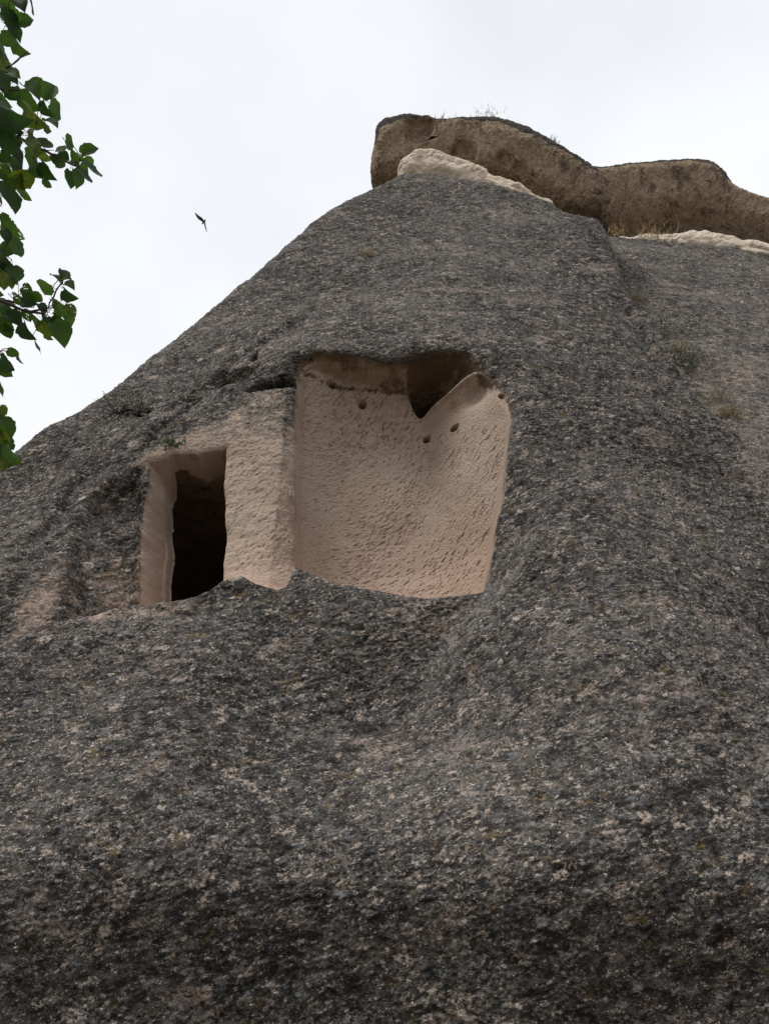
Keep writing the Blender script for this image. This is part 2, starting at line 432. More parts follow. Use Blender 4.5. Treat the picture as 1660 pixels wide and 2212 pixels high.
POCKET = [at(*p)[[0, 2]] for p in [(850, 790, 7.95), (862, 815, 8.0), (873, 840, 8.02), (884, 861, 8.02), (895, 879, 8.0), (908, 887, 7.95), (925, 879, 7.9), (960, 866, 7.8), (1000, 839, 7.68), (1028, 817, 7.52), (1048, 804, 7.42), (1056, 788, 7.40), (1056, 700, 7.4), (980, 700, 7.5), (850, 700, 7.8)]]
DOOR = [at(*p)[[0, 2]] for p in [(286, 1340, 7.1), (291, 1240, 7.15), (300, 1130, 7.18), (309, 1075, 7.2), (321, 1040, 7.22), (319, 996, 7.25), (345, 988, 7.28), (372, 974, 7.3), (425, 976, 7.3), (455, 968, 7.3), (487, 962, 7.3), (485, 1040, 7.28), (484, 1130, 7.25), (480, 1230, 7.2), (478, 1340, 7.15)]]
FACADE = [at(*p)[[0, 2]] for p in [(300, 1000, 7.25), (385, 935, 7.4), (470, 905, 7.45), (530, 862, 7.5), (570, 840, 7.5), (640, 838, 7.45), (640, 1320, 7.1), (470, 1320, 7.1), (440, 1100, 7.2)]]
INNER = [at(*p)[[0, 2]] for p in [(355, 1360, 7.75), (356, 1260, 7.75), (362, 1190, 7.75), (359, 1150, 7.75), (364, 1074, 7.75), (380, 1034, 7.75), (388, 1008, 7.75), (408, 992, 7.75), (443, 986, 7.75), (520, 978, 7.75), (560, 1360, 7.75)]]
HOLES = [(717, 846, .042, 8.0), (782, 872, .040, 8.0), (834, 826, .045, 8.0), (923, 934, .036, 7.97), (981, 932, .036, 7.85), (1082, 869, .036, 7.4), (641, 845, .02, 7.95)]

def rounded(p, n):
    p = np.array(p, float)
    for _ in range(n):
        q = np.roll(p, -1, 0); p = np.stack([.75 * p + .25 * q, .25 * p + .75 * q], 1).reshape(-1, 2)
    return [tuple(v) for v in p]
NICHE, POCKET = rounded(NICHE, 1), rounded(POCKET, 2)
PANEL = [at(*p)[[0, 2]] for p in [(165, 1065, 7.05), (240, 1020, 7.1), (305, 1000, 7.2), (300, 1120, 7.1), (285, 1330, 6.9), (115, 1345, 6.9), (135, 1250, 6.95), (155, 1150, 7.0)]]

def surface(x, z):
    """depth of the rock face at (x, z), with masks"""
    sdS = poly_sd(x, z, SILXZ)
    nat = NAT(x, z) + BK * softplus(BW - np.clip(sdS, -2.2, 9), .08) ** 2
    zl = np.interp(x, SILL[:, 0], SILL[:, 1])
    nat = nat + np.interp(x, SILL[:, 0], SILLC, 0, 0) * np.exp(-((z - zl) / .38) ** 2) * smooth(1.25, 1.02, x)
    y = nat.copy()
    carved = np.zeros(x.shape); soot_shade = np.zeros(x.shape); ochre_shade = np.zeros(x.shape)
    part = np.zeros(x.shape, np.int8)
    win = (x > -6.5) & (x < 1.7) & (z > 3.2) & (z < 9.2)
    xs, zs = x[win], z[win]; N = nat[win]
    zsl = np.interp(xs, SILL[:, 0], SILL[:, 1])
    wob = .03 * pn(xs * 3, zs * 3, xs * 0, 21) + .012 * pn(xs * 11, zs * 11, xs * 0, 22)
    # facade plane: vertical cut behind the ledge
    F = 7.24 + .07 * (zs - 5.4) + .05 * (xs + 1.7)
    F = F - .20 * smooth(-2.25, -3.0, xs) - .12 * smooth(-3.0, -4.6, xs) + wob * .7
    F = F + .42 * np.maximum(xs + 1.07, 0)                                        # pillar edge rolls towards the niche
    foot = np.exp(-np.maximum(zs - zsl, 0) / .13)
    F = F - .38 * foot * smooth(-2.3, -1.6, xs)                                        # flared foot of the pillar
    facx = smooth(-.80, -.84, xs)
    # shallow side hollow left of the door
    F = F + .10 * np.exp(-((xs + 3.05) / .20) ** 2 - ((zs - 5.5) / .55) ** 2)
    cut = softplus(F - N, .03) * facx
    led = smooth(-.05, .10, zs - zsl)
    Y = N + cut * led
    cd = np.clip((F - N) / .22, 0, 1) * facx * led
    tanx = smooth(-2.45, -1.95, xs) + .20 * np.exp(-((xs + 3.0 - .12 * (zs - 5)) / .16) ** 2) + .20 * smooth(-3.5, -3.1, xs) + .14
    C = np.clip(cd, 0, 1) * np.clip(tanx, 0, 1)
    sdF = poly_sd(xs, zs, FACADE)
    C = np.maximum(C, (.46 + .48 * smooth(7.2, 6.2, zs)) * smooth(-.15, .16, sdF + .1 * pn(xs * 3, zs * 3, xs * 0, 23)) * led)
    C = C * (1 - .28 * smooth(-1.09, -1.05, xs) * smooth(4.9, 5.5, zs))
    C = np.maximum(C, .45 * np.exp(-((zs - zsl + .12) / .14) ** 2) * smooth(-2.7, -2.3, xs) * smooth(-1.45, -1.7, xs))
    P = np.where((cd > .5) & (xs > -2.35), 1, 0)
    S = np.zeros(xs.shape); O = np.zeros(xs.shape)
    # slot over the pillar and worn scoop higher up
    for (px, py, yy, rx, rz, dp, sv) in [(598, 822, 7.45, .19, .075, .30, 1.0), (555, 828, 7.45, .14, .05, .14, .8), (500, 790, 7.6, .26, .14, .17, .45), (548, 757, 7.75, .06, .11, .16, .7),
                                         (465, 812, 7.6, .10, .05, .05, .3), (310, 890, 7.75, .09, .10, .16, .9), (700, 655, 8.3, .09, .035, .10, .8), (792, 552, 9.0, .10, .10, .15, .6),
                                         (405, 850, 7.6, .05, .04, .06, .5)]:
        q = at(px, py, yy)
        g = np.exp(-(((xs - q[0]) / rx) ** 2 + ((zs - q[2]) / rz) ** 2) ** 2)
        Y = Y + dp * g; S = np.maximum(S, sv * g * .7)  # slot and pits darkened in the colour as overhang shade; the scoop is weathered
    sdL = poly_sd(xs, zs, PANEL) + wob * 1.6
    Y = Y + .20 * smooth(-.04, .16, sdL) * led
    C = np.maximum(C, (.30 + .22 * pn(xs * 1.8, zs * 1.1, xs * 0, 24)) * smooth(-.1, .15, sdL) * led)
    C = np.maximum(C, .34 * np.exp(-((zs - zsl + .05) / .05) ** 2) * smooth(-2.0, -2.5, xs))
    # door recess
    sdD = poly_sd(xs, zs, DOOR) + wob * .8
    D1 = 7.74 + .05 * pn(xs * 2.2, zs * 2.2, xs * 0, 31) + .10 * smooth(6.5, 6.2, zs) * smooth(-2.1, -2.3, xs) * 0
    lw = .045 + .085 * smooth(-1.9, -2.25, xs)
    Y = Y + .035 * np.exp(np.minimum(sdD, 0) / .03) * led
    b = np.clip(sdD / lw, 0, 1) * led
    Y = np.where(sdD > 0, Y + (np.maximum(D1, Y) - Y) * b, Y)
    sdI = poly_sd(xs, zs, INNER) + wob * .4
    Y = np.where(sdD > 0, Y + .16 * smooth(0, .03, sdI) * smooth(.02, .07, sdD) * led, Y)
    C = np.maximum(C, smooth(-.03, .03, sdD) * .95 * led)
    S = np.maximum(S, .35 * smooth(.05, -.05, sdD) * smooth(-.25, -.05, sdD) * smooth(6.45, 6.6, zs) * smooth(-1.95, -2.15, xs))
    P = np.where(sdD > 0, 3, P)
    P = np.where((sdD > .046) & (sdI > .03) & (led > .9), -1, P)
    # niche
    sdN = poly_sd(xs, zs, NICHE) + wob * .35
    Y = Y + .10 * np.exp(np.minimum(sdN, 0) / .045) * smooth(-.02, .10, zs - zsl) * (.45 + .55 * smooth(-.6, .4, xs))
    B = 8.02 + .05 * np.sin((zs - 5) * .9) + .06 * (xs + .9) - .10 * smooth(5.6, 4.9, zs)
    B = B - 1.25 * softplus(xs - (.50 + .06 * (6.8 - zs)), .03 + .10 * np.clip(6.6 - zs, 0, 2))
    B = B - .24 * smooth(-.45, -.95, xs)
    B = B + .018 * pn(xs * 2.5, zs * 2.5, xs * 0, 41) + .006 * pn(xs * 9, zs * 9, xs * 0, 42)
    B = B - .16 * smooth(7.45, 7.92, zs) * smooth(.42, .2, xs)
    # lip and pocket
    sdP = poly_sd(xs, zs, POCKET) + wob * .25
    B = B - .05 * np.exp(-((sdP + .02) / .03) ** 2) * smooth(.42, .52, xs)
    B = B + .20 * np.exp(-((xs - 1.06) / .15) ** 2 - ((zs - 7.50) / .18) ** 2)
    B = B - .11 * smooth(-.30, .0, sdP) * smooth(.40, .62, xs)
    B = B + (.22 + 1.0 * smooth(.98, .55, xs) + .10 * pn(xs * 4, zs * 4, xs * 0, 43)) * smooth(0, 1, sdP / .05)
    for (px, py, r, yy) in HOLES:
        q = at(px, py, yy); rr = np.hypot(xs - q[0], zs - q[2])
        B = B + .25 * smooth(r * 1.3, r * .95, rr)
    b = np.clip(sdN / (.035 + .03 * smooth(7.3, 7.6, zs)), 0, 1) * smooth(-.02, .06, zs - zsl)
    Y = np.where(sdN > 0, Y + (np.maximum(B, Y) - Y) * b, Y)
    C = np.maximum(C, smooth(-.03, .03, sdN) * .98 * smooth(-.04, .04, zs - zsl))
    # pale worn rim right of and above the niche
    C = np.maximum(C, .40 * np.exp(-(np.minimum(sdN, 0) / .10) ** 2) * smooth(-.6, .6, xs + (zs - 7.4)) * (sdN <= 0))
    topd = sdN
    S = np.maximum(S, (sdN > -.05) * ((.62 + .5 * pn(xs * 2.6, zs * 2.6, xs * 0, 44)) * smooth(.075, .012, sdN) * smooth(7.55, 7.75, zs)))  # sooty patches and overhang shadow painted along the ceiling's front edge
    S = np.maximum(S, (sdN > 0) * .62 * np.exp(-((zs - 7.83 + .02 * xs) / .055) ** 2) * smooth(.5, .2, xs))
    S = np.maximum(S, (sdN > 0) * (.25 + .25 * smooth(.95, .6, xs) + .45 * pn(xs * 3, zs * 3, xs * 0, 45)) * smooth(.0, .05, sdP))  # pocket interior: soot mixed with painted shade of the deep hollow
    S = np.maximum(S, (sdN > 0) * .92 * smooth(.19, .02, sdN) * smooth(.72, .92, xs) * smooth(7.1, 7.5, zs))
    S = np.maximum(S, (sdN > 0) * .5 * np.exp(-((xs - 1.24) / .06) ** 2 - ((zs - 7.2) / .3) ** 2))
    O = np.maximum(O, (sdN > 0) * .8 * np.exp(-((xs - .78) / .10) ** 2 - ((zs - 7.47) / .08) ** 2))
    O = np.maximum(O, (sdN > 0) * .55 * smooth(-.34, -.03, sdP) * (sdP < 0) * smooth(.42, .60, xs) * (.7 + .6 * pn(xs * 5, zs * 5, xs * 0, 46)))  # shading of the scoop below the lip, painted in brown
    O = np.maximum(O, (sdN > 0) * .5 * smooth(.12, .04, sdN) * smooth(7.6, 7.75, zs))  # ceiling painted browner for its downward-facing shade
    P = np.where(sdN > .0, 2, P)
    P = np.where(zs < zsl, 0, P)
    y[win] = Y; carved[win] = C; soot_shade[win] = S; ochre_shade[win] = O; part[win] = P
    carved = np.maximum(carved, .5 * np.exp(-((sdS - .03) / .07) ** 2) * (x > 2.2) * smooth(8.8, 9.6, z) * smooth(14.6, 13.8, z))      # bare strip along the gully edge
    # joints that run up the left shoulder
    for a, bpt, w, dp in [((330, 905, 7.6), (690, 655, 8.4), .05, .045), ((300, 985, 7.35), (440, 835, 7.7), .035, .045), ((1340, 640, 9.0), (1450, 800, 8.2), .06, .10), ((60, 1180, 7.0), (180, 1020, 7.4), .05, .06),
                           ((400, 1335, 6.5), (470, 1255, 6.66), .07, .07)]:
        p, q = at(*a), at(*bpt); ex, ez = q[0] - p[0], q[2] - p[2]; L = math.hypot(ex, ez)
        m = (x > min(p[0], q[0]) - .3) & (x < max(p[0], q[0]) + .3) & (z > min(p[2], q[2]) - .3) & (z < max(p[2], q[2]) + .3)
        xx, zz = x[m], z[m]
        u = ((xx - p[0]) * ex + (zz - p[2]) * ez) / L / L
        d = ((xx - p[0]) * ez - (zz - p[2]) * ex) / L + .05 * pn(xx * 4, zz * 4, xx * 0, 61)
        y[m] += dp * np.tanh(d / w) * np.exp(-(d / (w * 4)) ** 2) * smooth(-.05, .1, u) * smooth(1.05, .9, u)
    # sharp fold where the buttress flank leaves the block under the sill
    p, q = at(880, 1560, 6.2), at(1050, 1262, 6.53); ex, ez = q[0] - p[0], q[2] - p[2]; L = math.hypot(ex, ez)
    u = ((x - p[0]) * ex + (z - p[2]) * ez) / L / L
    d = ((x - p[0]) * ez - (z - p[2]) * ex) / L + .12 * np.sin(np.clip(u, 0, 1) * math.pi)
    k = smooth(-.25, .6, u) * smooth(2.2, 1.0, u) * (part == 0)
    dr = np.maximum(d, 0); dl = np.maximum(-d, 0)
    y = y - k * .36 * smooth(-.02, .26, d) * np.exp(-np.maximum(d - .22, 0) / .75)
    return y, carved, soot_shade, ochre_shade, part, sdS

def spaced(lo, hi, f):
    o = [lo]
    while o[-1] < hi: o.append(o[-1] + f(o[-1]))
    return np.array(o)

def xsp(x):
    a = abs(x)
    if a > 4.9: return .05 + .06 * (a - 4.9)
    if -2.36 < x < -2.0 or -1.0 < x < -.8 or 1.0 < x < 1.32: return .0055
    if -2.5 < x < 1.5: return .0095
    return .0130
def zsp(z):
    if z < 1.1: return .06
    if z < 1.4: return .02
    if z < 4.3: return .0080
    if z < 6.35: return .0090
    if z < 6.72: return .0055
    if z < 7.70: return .0090
    if z < 8.08: return .0045
    if z < 9: return .016
    return .024
XC = spaced(-10.5, 10.5, xsp); ZR = spaced(-.3, 17.2, zsp)
ws = 4.6 * np.ones_like(ZR)
ws = np.where(ZR < 4.3, 2.45 + (4.6 - 2.45) * smooth(-.4, 1, (ZR - 1.2) / 3.1) , 4.6)
ws = np.where(ZR < 1.2, 2.45 + (4.6 - 2.45) * smooth(-.4, 1, 0.0), ws)
GXX = XC[None, :] * (ws / 4.6)[:, None]; GZZ = np.repeat(ZR[:, None], len(XC), 1)
# pick marks left by the masons on the niche wall and pillar
def stamp(G, cx, cz, ang, ln, wd, dp):
    XC, ZR, GXX, GZZ, YY, PART = G
    i0, i1 = np.searchsorted(ZR, [cz - ln, cz + ln]); j0, j1 = np.searchsorted(XC, [cx - ln, cx + ln])
    if i1 - i0 < 2 or j1 - j0 < 2: return
    X = GXX[i0:i1, j0:j1] - cx; Z = GZZ[i0:i1, j0:j1] - cz
    u = X * math.cos(ang) + Z * math.sin(ang); v = -X * math.sin(ang) + Z * math.cos(ang)
    g = np.exp(-(u / (ln * .5)) ** 4 - (v / wd) ** 2)
    tilt = np.exp(-(u / (ln * .5)) ** 4 - ((v - wd * 2.2) / (wd * 2)) ** 2) * .30      # burr thrown up beside the cut
    YY[i0:i1, j0:j1] += (dp * g - dp * tilt) * (PART[i0:i1, j0:j1] > 0)
MARKS = []
for k in range(5600):
    px = random.uniform(640, 1095); py = random.choice((random.uniform(830, 1000), random.uniform(830, 1285), random.uniform(960, 1285)))
    if px > 930 and py < 930: continue
    p = at(px, py, 8.0 if px < 930 else 8.0 - (px - 930) / 165 * .7)
    if py < 960:
        ang = math.radians(random.gauss(57, 12)); ln = random.uniform(.03, .06); dp = random.uniform(.006, .020)
        if random.random() < (px - 640) / 600: continue
    else:
        f = (px - 640) / 440
        ang = math.radians(random.gauss(26 + 46 * f - 10 * smooth(1100, 1280, py), 10)); ln = random.uniform(.025, .07); dp = random.uniform(.004, .012)
        if random.random() < .35 + .3 * math.sin(px * .03 + py * .021): continue
    MARKS.append((p[0], p[2], ang, ln, random.uniform(.005, .008), dp))
for k in range(500):
    px = random.uniform(490, 625); py = random.uniform(900, 1240)
    p = at(px, py, 7.27); MARKS.append((p[0], p[2], math.radians(random.gauss(60, 14)), random.uniform(.025, .06), random.uniform(.007, .010), random.uniform(.003, .009)))
for k in range(160):
    px = random.uniform(300, 370); py = random.uniform(1030, 1290)
    p = at(px, py, 7.5); MARKS.append((p[0], p[2], math.radians(random.gauss(75, 12)), random.uniform(.04, .09), random.uniform(.008, .012), random.uniform(.002, .006)))


def skin(XC, ZR, GXX, GZZ):
    YY, CARV, SOOT_SHADE, OCHRE_SHADE, PART, SDS = surface(GXX, GZZ)
    for mk in MARKS: stamp((XC, ZR, GXX, GZZ, YY, PART), *mk)
    # relief of the rock: everything pushed along the local normal
    POS = np.stack([GXX, YY, GZZ], -1)
    du = np.gradient(POS, axis=1); dv = np.gradient(POS, axis=0)
    NR = np.cross(du, dv); NR /= np.linalg.norm(NR, axis=2)[..., None] + 1e-12
    px_, py_, pz_ = [POS[..., i].astype(np.float32) for i in range(3)]
    rot = math.radians(15); qx = (px_ * math.cos(rot) + pz_ * math.sin(rot)) * .72; qz = (-px_ * math.sin(rot) + pz_ * math.cos(rot)) * 1.15; qy = py_ * .85
    rough = 1 - np.where(PART == 3, .78, np.where(PART == 1, .86, .93)) * np.clip(CARV, 0, 1)
    H = .055 * pn(px_ * .8, py_ * .8, pz_ * .8, 1) * (1 - .9 * CARV)
    H += .030 * pn(qx * 2.2, qy * 2.2, qz * 2.2, 2) * rough
    H += .011 * pn(qx * 6, qy * 6, qz * 6, 3) * rough
    n4 = pn(qx * 14, qy * 14, qz * 14, 4); H += (.0075 * n4 + .008 * np.maximum(n4 - .1, 0)) * rough
    n5 = pn(qx * 34, qy * 34, qz * 34, 5); stp = smooth(.22, .6, np.abs(NR[..., 1])); H += .0115 * stp * n5 * (rough * .88 + .12)
    n6 = pn(qx * 75, qy * 75, qz * 75, 6); H += .009 * stp * n6 * (rough * .6 + .4)
    RELIEF = .6 * n4 + .8 * n5
    POS = POS + NR * H[..., None].astype(np.float64) * smooth(-.6, -.1, SDS)[..., None]
    return POS.reshape(-1, 3), {'carved': CARV.ravel(), 'soot_shade': SOOT_SHADE.ravel(), 'ochre_shade': OCHRE_SHADE.ravel(), 'relief': RELIEF.ravel()}, PART, SDS
VV, AT, PART, SDS = skin(XC, ZR, GXX, GZZ)

faces = grid_faces(len(ZR), len(XC))
fp = PART[:-1, :-1]
alive = (SDS[:-1, :-1] > -1.6)
cone = tag(empty('tuff_cone', (0.6, 6.5, 0)), 'huge dark grey lichen-covered tuff cone with carved doorway and niche filling the foreground', 'rock cone')
def piece(name, sel, label=None, faces=faces, VV=VV, AT=AT):
    F = faces[sel].reshape(-1, 4)
    u, inv = np.unique(F, return_inverse=True)
    o = mesh_np(name, VV[u], inv.reshape(-1, 4), TUFF, cone, {k: a[u] for k, a in AT.items()})
    if label: o['label'] = label
piece('rock_face', alive & (fp == 0))
piece('carved_pillar', alive & (fp == 1), 'tan chiselled rock pillar between doorway and niche')
nx_, nz_ = np.arange(-1.02, 1.36, .0052), np.arange(4.38, 8.16, .0052)
GX2, GZ2 = np.meshgrid(nx_, nz_)
V2, A2, P2, S2 = skin(nx_, nz_, GX2, GZ2)
nm = P2[:-1, :-1] == 2
for _ in range(4):
    g = nm.copy(); g[1:] |= nm[:-1]; g[:-1] |= nm[1:]; g[:, 1:] |= nm[:, :-1]; g[:, :-1] |= nm[:, 1:]; nm = g
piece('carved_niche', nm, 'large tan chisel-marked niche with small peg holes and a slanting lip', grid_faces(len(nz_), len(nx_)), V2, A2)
piece('doorway', alive & (fp == 3), 'tan rock-cut doorway recess')

# dark room behind the doorway
def room():
    n = 40
    u = np.linspace(-1, 1, n)
    V, F = [], []
    c = np.array([-2.25, 9.78, 5.55]); e = np.array([1.05, 1.70, 1.28])
    def addgrid(fn):
        b = sum(len(v) for v in V)
        U, W = np.meshgrid(u, u); p = fn(U, W).reshape(-1, 3)
        V.append(p); F.append(grid_faces(n, n).reshape(-1, 4) + b)
    one = lambda U: np.ones_like(U)
    addgrid(lambda U, W: np.stack([U, one(U), W], -1))
    addgrid(lambda U, W: np.stack([-one(U), U, W], -1))
    addgrid(lambda U, W: np.stack([one(U), U, W], -1))
    addgrid(lambda U, W: np.stack([U, W, one(U)], -1))
    addgrid(lambda U, W: np.stack([U, W, -one(U)], -1))
    P = np.concatenate(V)
    l = (np.abs(P) ** 8).sum(1) ** (1 / 8)
    front = P[:, 1] < -.98
    Q = P / l[:, None] * e + c
    Q = np.where(front[:, None], P * e + c, Q)
    d = .10 * pn(Q[:, 0] * 1.4, Q[:, 1] * 1.4, Q[:, 2] * .7, 71) + .05 * pn(Q[:, 0] * 4, Q[:, 1] * 4, Q[:, 2] * 2, 72)
    Q = Q + (P / np.linalg.norm(P, axis=1)[:, None]) * d[:, None] * (~front)[:, None]
    o = mesh_np('chamber_wall', Q, np.concatenate(F), TUFF, cone, {'carved': np.full(len(Q), .9), 'soot_shade': np.full(len(Q), .45), 'ochre_shade': np.zeros(len(Q)), 'relief': np.zeros(len(Q))})
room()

# ------------------------------------------------------------------ lofted boulders (caps and pale beds)
def chaikin(p, n=2):
    p = np.array(p, float)
    for _ in range(n):
        q = np.roll(p, -1, 0); p = np.stack([.75 * p + .25 * q, .25 * p + .75 * q], 1).reshape(-1, 2)
    return p
def resample(p, n):
    p = np.r_[p, p[:1]]; s = np.r_[0, np.cumsum(np.linalg.norm(np.diff(p, axis=0), axis=1))]
    t = np.linspace(0, s[-1], n, endpoint=False)
    return np.c_[np.interp(t, s, p[:, 0]), np.interp(t, s, p[:, 1])]
def boulder(name, mat, outline, skel, t0, hf, hb, parent=None, n=760, m=90, ex=2.6, amps=((.8, .10), (2.5, .03), (7, .02), (16, .018), (36, .011)), dents=(), seed=100, smoothn=2, elev=None, toplo=0, tophi=1, label=None):
    """a rock whose outline is a closed loop of frame points on a plane at forward depth t0 facing the viewer's side, bulging hf to the front and hb to the back"""
    out = resample(chaikin(outline, smoothn), n)
    cpx = np.mean(out, 0); D = ray(*cpx); D[2] = elev * np.hypot(D[0], D[1]) if elev is not None else D[2]; D /= np.linalg.norm(D)
    O = at_t(cpx[0], cpx[1], t0)
    def onplane(px, py):
        r = ray(px, py); t = ((O - np.array([0, 0, CAMZ])) @ D) / (r @ D)
        return np.array([0, 0, CAMZ]) + r * t
    B = np.array([onplane(*p) for p in out])
    S = np.array([onplane(*p) for p in skel])
    # nearest point on the spine
    best = np.full(len(B), 1e9); MM = np.zeros_like(B)
    for a, b in zip(S[:-1], S[1:]):
        e = b - a; t = np.clip(((B - a) @ e) / (e @ e), 0, 1); q = a + t[:, None] * e
        dd = np.linalg.norm(B - q, axis=1); k = dd < best; best[k] = dd[k]; MM[k] = q[k]
    rings = []
    th = np.linspace(-math.pi / 2, math.pi / 2, m)
    for a in th:
        r = abs(math.cos(a)) ** (2 / ex); h = math.copysign(abs(math.sin(a)) ** (2 / ex), a)
        rings.append(MM + (B - MM) * r + D * (h * (hb if h > 0 else hf)))
    V = np.array(rings)                                    # m x n x 3
    loc = V.reshape(-1, 3)
    du = np.roll(V, -1, 1) - np.roll(V, 1, 1); dv = np.gradient(V, axis=0)
    N = np.cross(du, dv); N /= np.linalg.norm(N, axis=2)[..., None] + 1e-9
    if ((V - O) * N).sum() < 0: N = -N
    h = sum(a * pn(V[..., 0] * f, V[..., 1] * f, V[..., 2] * f, seed + i) for i, (f, a) in enumerate(amps))
    fade = np.clip(np.cos(th) * 4, 0, 1)[:, None]
    V = V + N * (h * (.3 + .7 * fade))[..., None]
    for (px, py, r, dp) in dents:
        q = onplane(px, py); w = V - q; w = w - (w @ D)[..., None] * D
        g = np.exp(-((np.linalg.norm(w, axis=2) + .05 * pn(V[..., 0] * 4, V[..., 1] * 4, V[..., 2] * 4, seed + 9)) / r) ** 8) * (th < 0)[:, None]
        V = V + D * (dp * g)[..., None]
    i = np.arange(m * n).reshape(m, n)
    F = np.stack([i[:-1], np.roll(i, -1, 1)[:-1], np.roll(i, -1, 1)[1:], i[1:]], -1).reshape(-1, 4)
    rr_ = np.abs(np.cos(th)) ** (2 / ex)
    upd = (B - MM)[:, 2] / (np.linalg.norm(B - MM, axis=1) + 1e-9)
    top = np.clip(smooth(.42, .86, rr_)[:, None] * smooth(.15, .8, upd)[None] + smooth(.2, .7, N[..., 2]) + (th > 0)[:, None], 0, 1)
    o = mesh_np(name, V.reshape(-1, 3), F, mat, parent, {'topside': top.ravel()})
    if label: o['label'] = label
    return o

cap1 = boulder('cap_boulder', CAP,
    [(816, 440), (813, 405), (818, 370), (823, 328), (828, 300), (855, 286), (890, 279), (920, 277), (945, 285), (965, 288), (1000, 281), (1040, 277), (1075, 280), (1110, 298),
     (1160, 318), (1205, 341), (1238, 366), (1268, 388), (1300, 408), (1318, 430), (1310, 500), (1250, 510), (1150, 450), (1050, 420), (950, 410), (860, 430)],
    [(860, 370), (940, 345), (1060, 360), (1160, 405), (1260, 435)], 18.5, 1.0, 1.6, ex=3.6, elev=.45,
    dents=[(915, 330, .30, .20), (1010, 378, .24, .14), (1092, 392, .16, .10), (1122, 414, .15, .12)], seed=100, toplo=.30, tophi=.95)
tag(cap1, 'brown overhanging cap boulder with dark hollow beneath, perched on the front cone', 'cap boulder')
cap2 = boulder('cap_boulder', CAP,
    [(1225, 440), (1240, 400), (1270, 396), (1300, 394), (1340, 396), (1385, 388), (1430, 381), (1490, 380), (1535, 383), (1568, 402), (1595, 438), (1640, 460), (1700, 482), (1800, 490), (1830, 560), (1760, 580),
     (1640, 535), (1560, 520), (1450, 515), (1330, 530), (1250, 510)],
    [(1290, 430), (1400, 432), (1540, 440), (1640, 480), (1760, 530)], 23.4, 1.6, 2.2, ex=3.4, elev=.45,
    amps=((.5, .14), (1.6, .04), (5, .02), (14, .018), (32, .012)), seed=140, toplo=.30, tophi=.95)
tag(cap2, 'long wavy brown cap boulder resting on the right-hand slope', 'cap boulder')

boulder('pale_tuff_bed', WHITE,
    [(862, 385), (866, 362), (880, 345), (905, 332), (935, 328), (965, 338), (1000, 356), (1035, 370), (1065, 385), (1100, 393), (1140, 411), (1175, 429), (1200, 445), (1180, 470), (1080, 440), (960, 410), (890, 405)],
    [(900, 365), (960, 370), (1060, 405), (1150, 435)], 16.85, .22, .8, cone, 700, 60, 2.4, ((1.5, .11), (4, .06), (9, .025), (22, .012)), seed=170, smoothn=1, elev=.25, label='cream-coloured pale tuff bed under the cap boulder')

# small dark blocks lying on the pale bed
# ------------------------------------------------------------------ neighbouring slope on the right
NB = RBF([at(*p) for p in [(1340, 522, 14.4), (1450, 528, 14.6), (1560, 534, 14.8), (1660, 550, 14.9), (1800, 580, 15.2), (1420, 620, 13.0), (1560, 660, 12.7), (1660, 700, 12.5), (1800, 720, 12.6),
         (1440, 760, 11.2), (1560, 820, 11.2), (1660, 880, 10.9), (1560, 920, 10.2), (1660, 1010, 9.9), (1800, 1050, 9.9), (1350, 600, 12.8)]]
         + [np.array(p) for p in ((4, 12.5, 12), (3, 14, 16), (4, 10, 8), (12, 9.5, 4), (6, 8.5, 3), (5, 7.6, 0), (14, 9, 0))], 4e-3)
NTOP = [at(*p) for p in [(1200, 487, 14.2), (1340, 505, 14.4), (1400, 511, 14.5), (1460, 516, 14.6), (1560, 522, 14.8), (1660, 538, 14.9), (1800, 570, 15.2), (2300, 690, 15.6)]]
NTX = np.array([[p[0], p[2]] for p in NTOP])
nbx = np.r_[np.arange(2.2, 3.0, .1), np.arange(3.0, 9.6, .022), np.arange(9.6, 15, .1)]
nbz = np.r_[np.arange(-.3, 7, .1), np.arange(7, 18.6, .028)]
bx_, bz_ = np.meshgrid(nbx, nbz)
def nb_surface(x, z):
    zt = np.interp(x, NTX[:, 0], NTX[:, 1])
    return NB(x, z) - .12 + 2.0 * softplus(z - zt + .30, .08) ** 2
by_ = nb_surface(bx_, bz_)
P = np.stack([bx_, by_, bz_], -1)
N_ = np.cross(np.gradient(P, axis=1), np.gradient(P, axis=0)); N_ /= np.linalg.norm(N_, axis=2)[..., None]
a, b, c = bx_ * .65, by_ * .85, bz_ * 1.1
hh = .07 * pn(a * .8, b * .8, c * .8, 201) + .03 * pn(a * 3, b * 3, c * 3, 202) + .018 * pn(a * 9, b * 9, c * 9, 203) + .011 * pn(a * 22, b * 22, c * 22, 204)
P = P + N_ * hh[..., None]
slope = tag(empty('tuff_slope', (8, 9, 0)), 'paler grey neighbouring tuff slope rising behind the gully on the right', 'rock slope')
cvn = .30 * smooth(.0, .8, pn(bx_ * .5, by_ * .5, bz_ * .5, 207)) + .26 * smooth(13.0, 8.5, bz_) + .10
mesh_np('rock_face', P.reshape(-1, 3), grid_faces(*bx_.shape).reshape(-1, 4), TUFF, slope, {'carved': cvn.ravel(), 'soot_shade': 0 * cvn.ravel(), 'ochre_shade': 0 * cvn.ravel(), 'relief': .2 + 0 * cvn.ravel()})
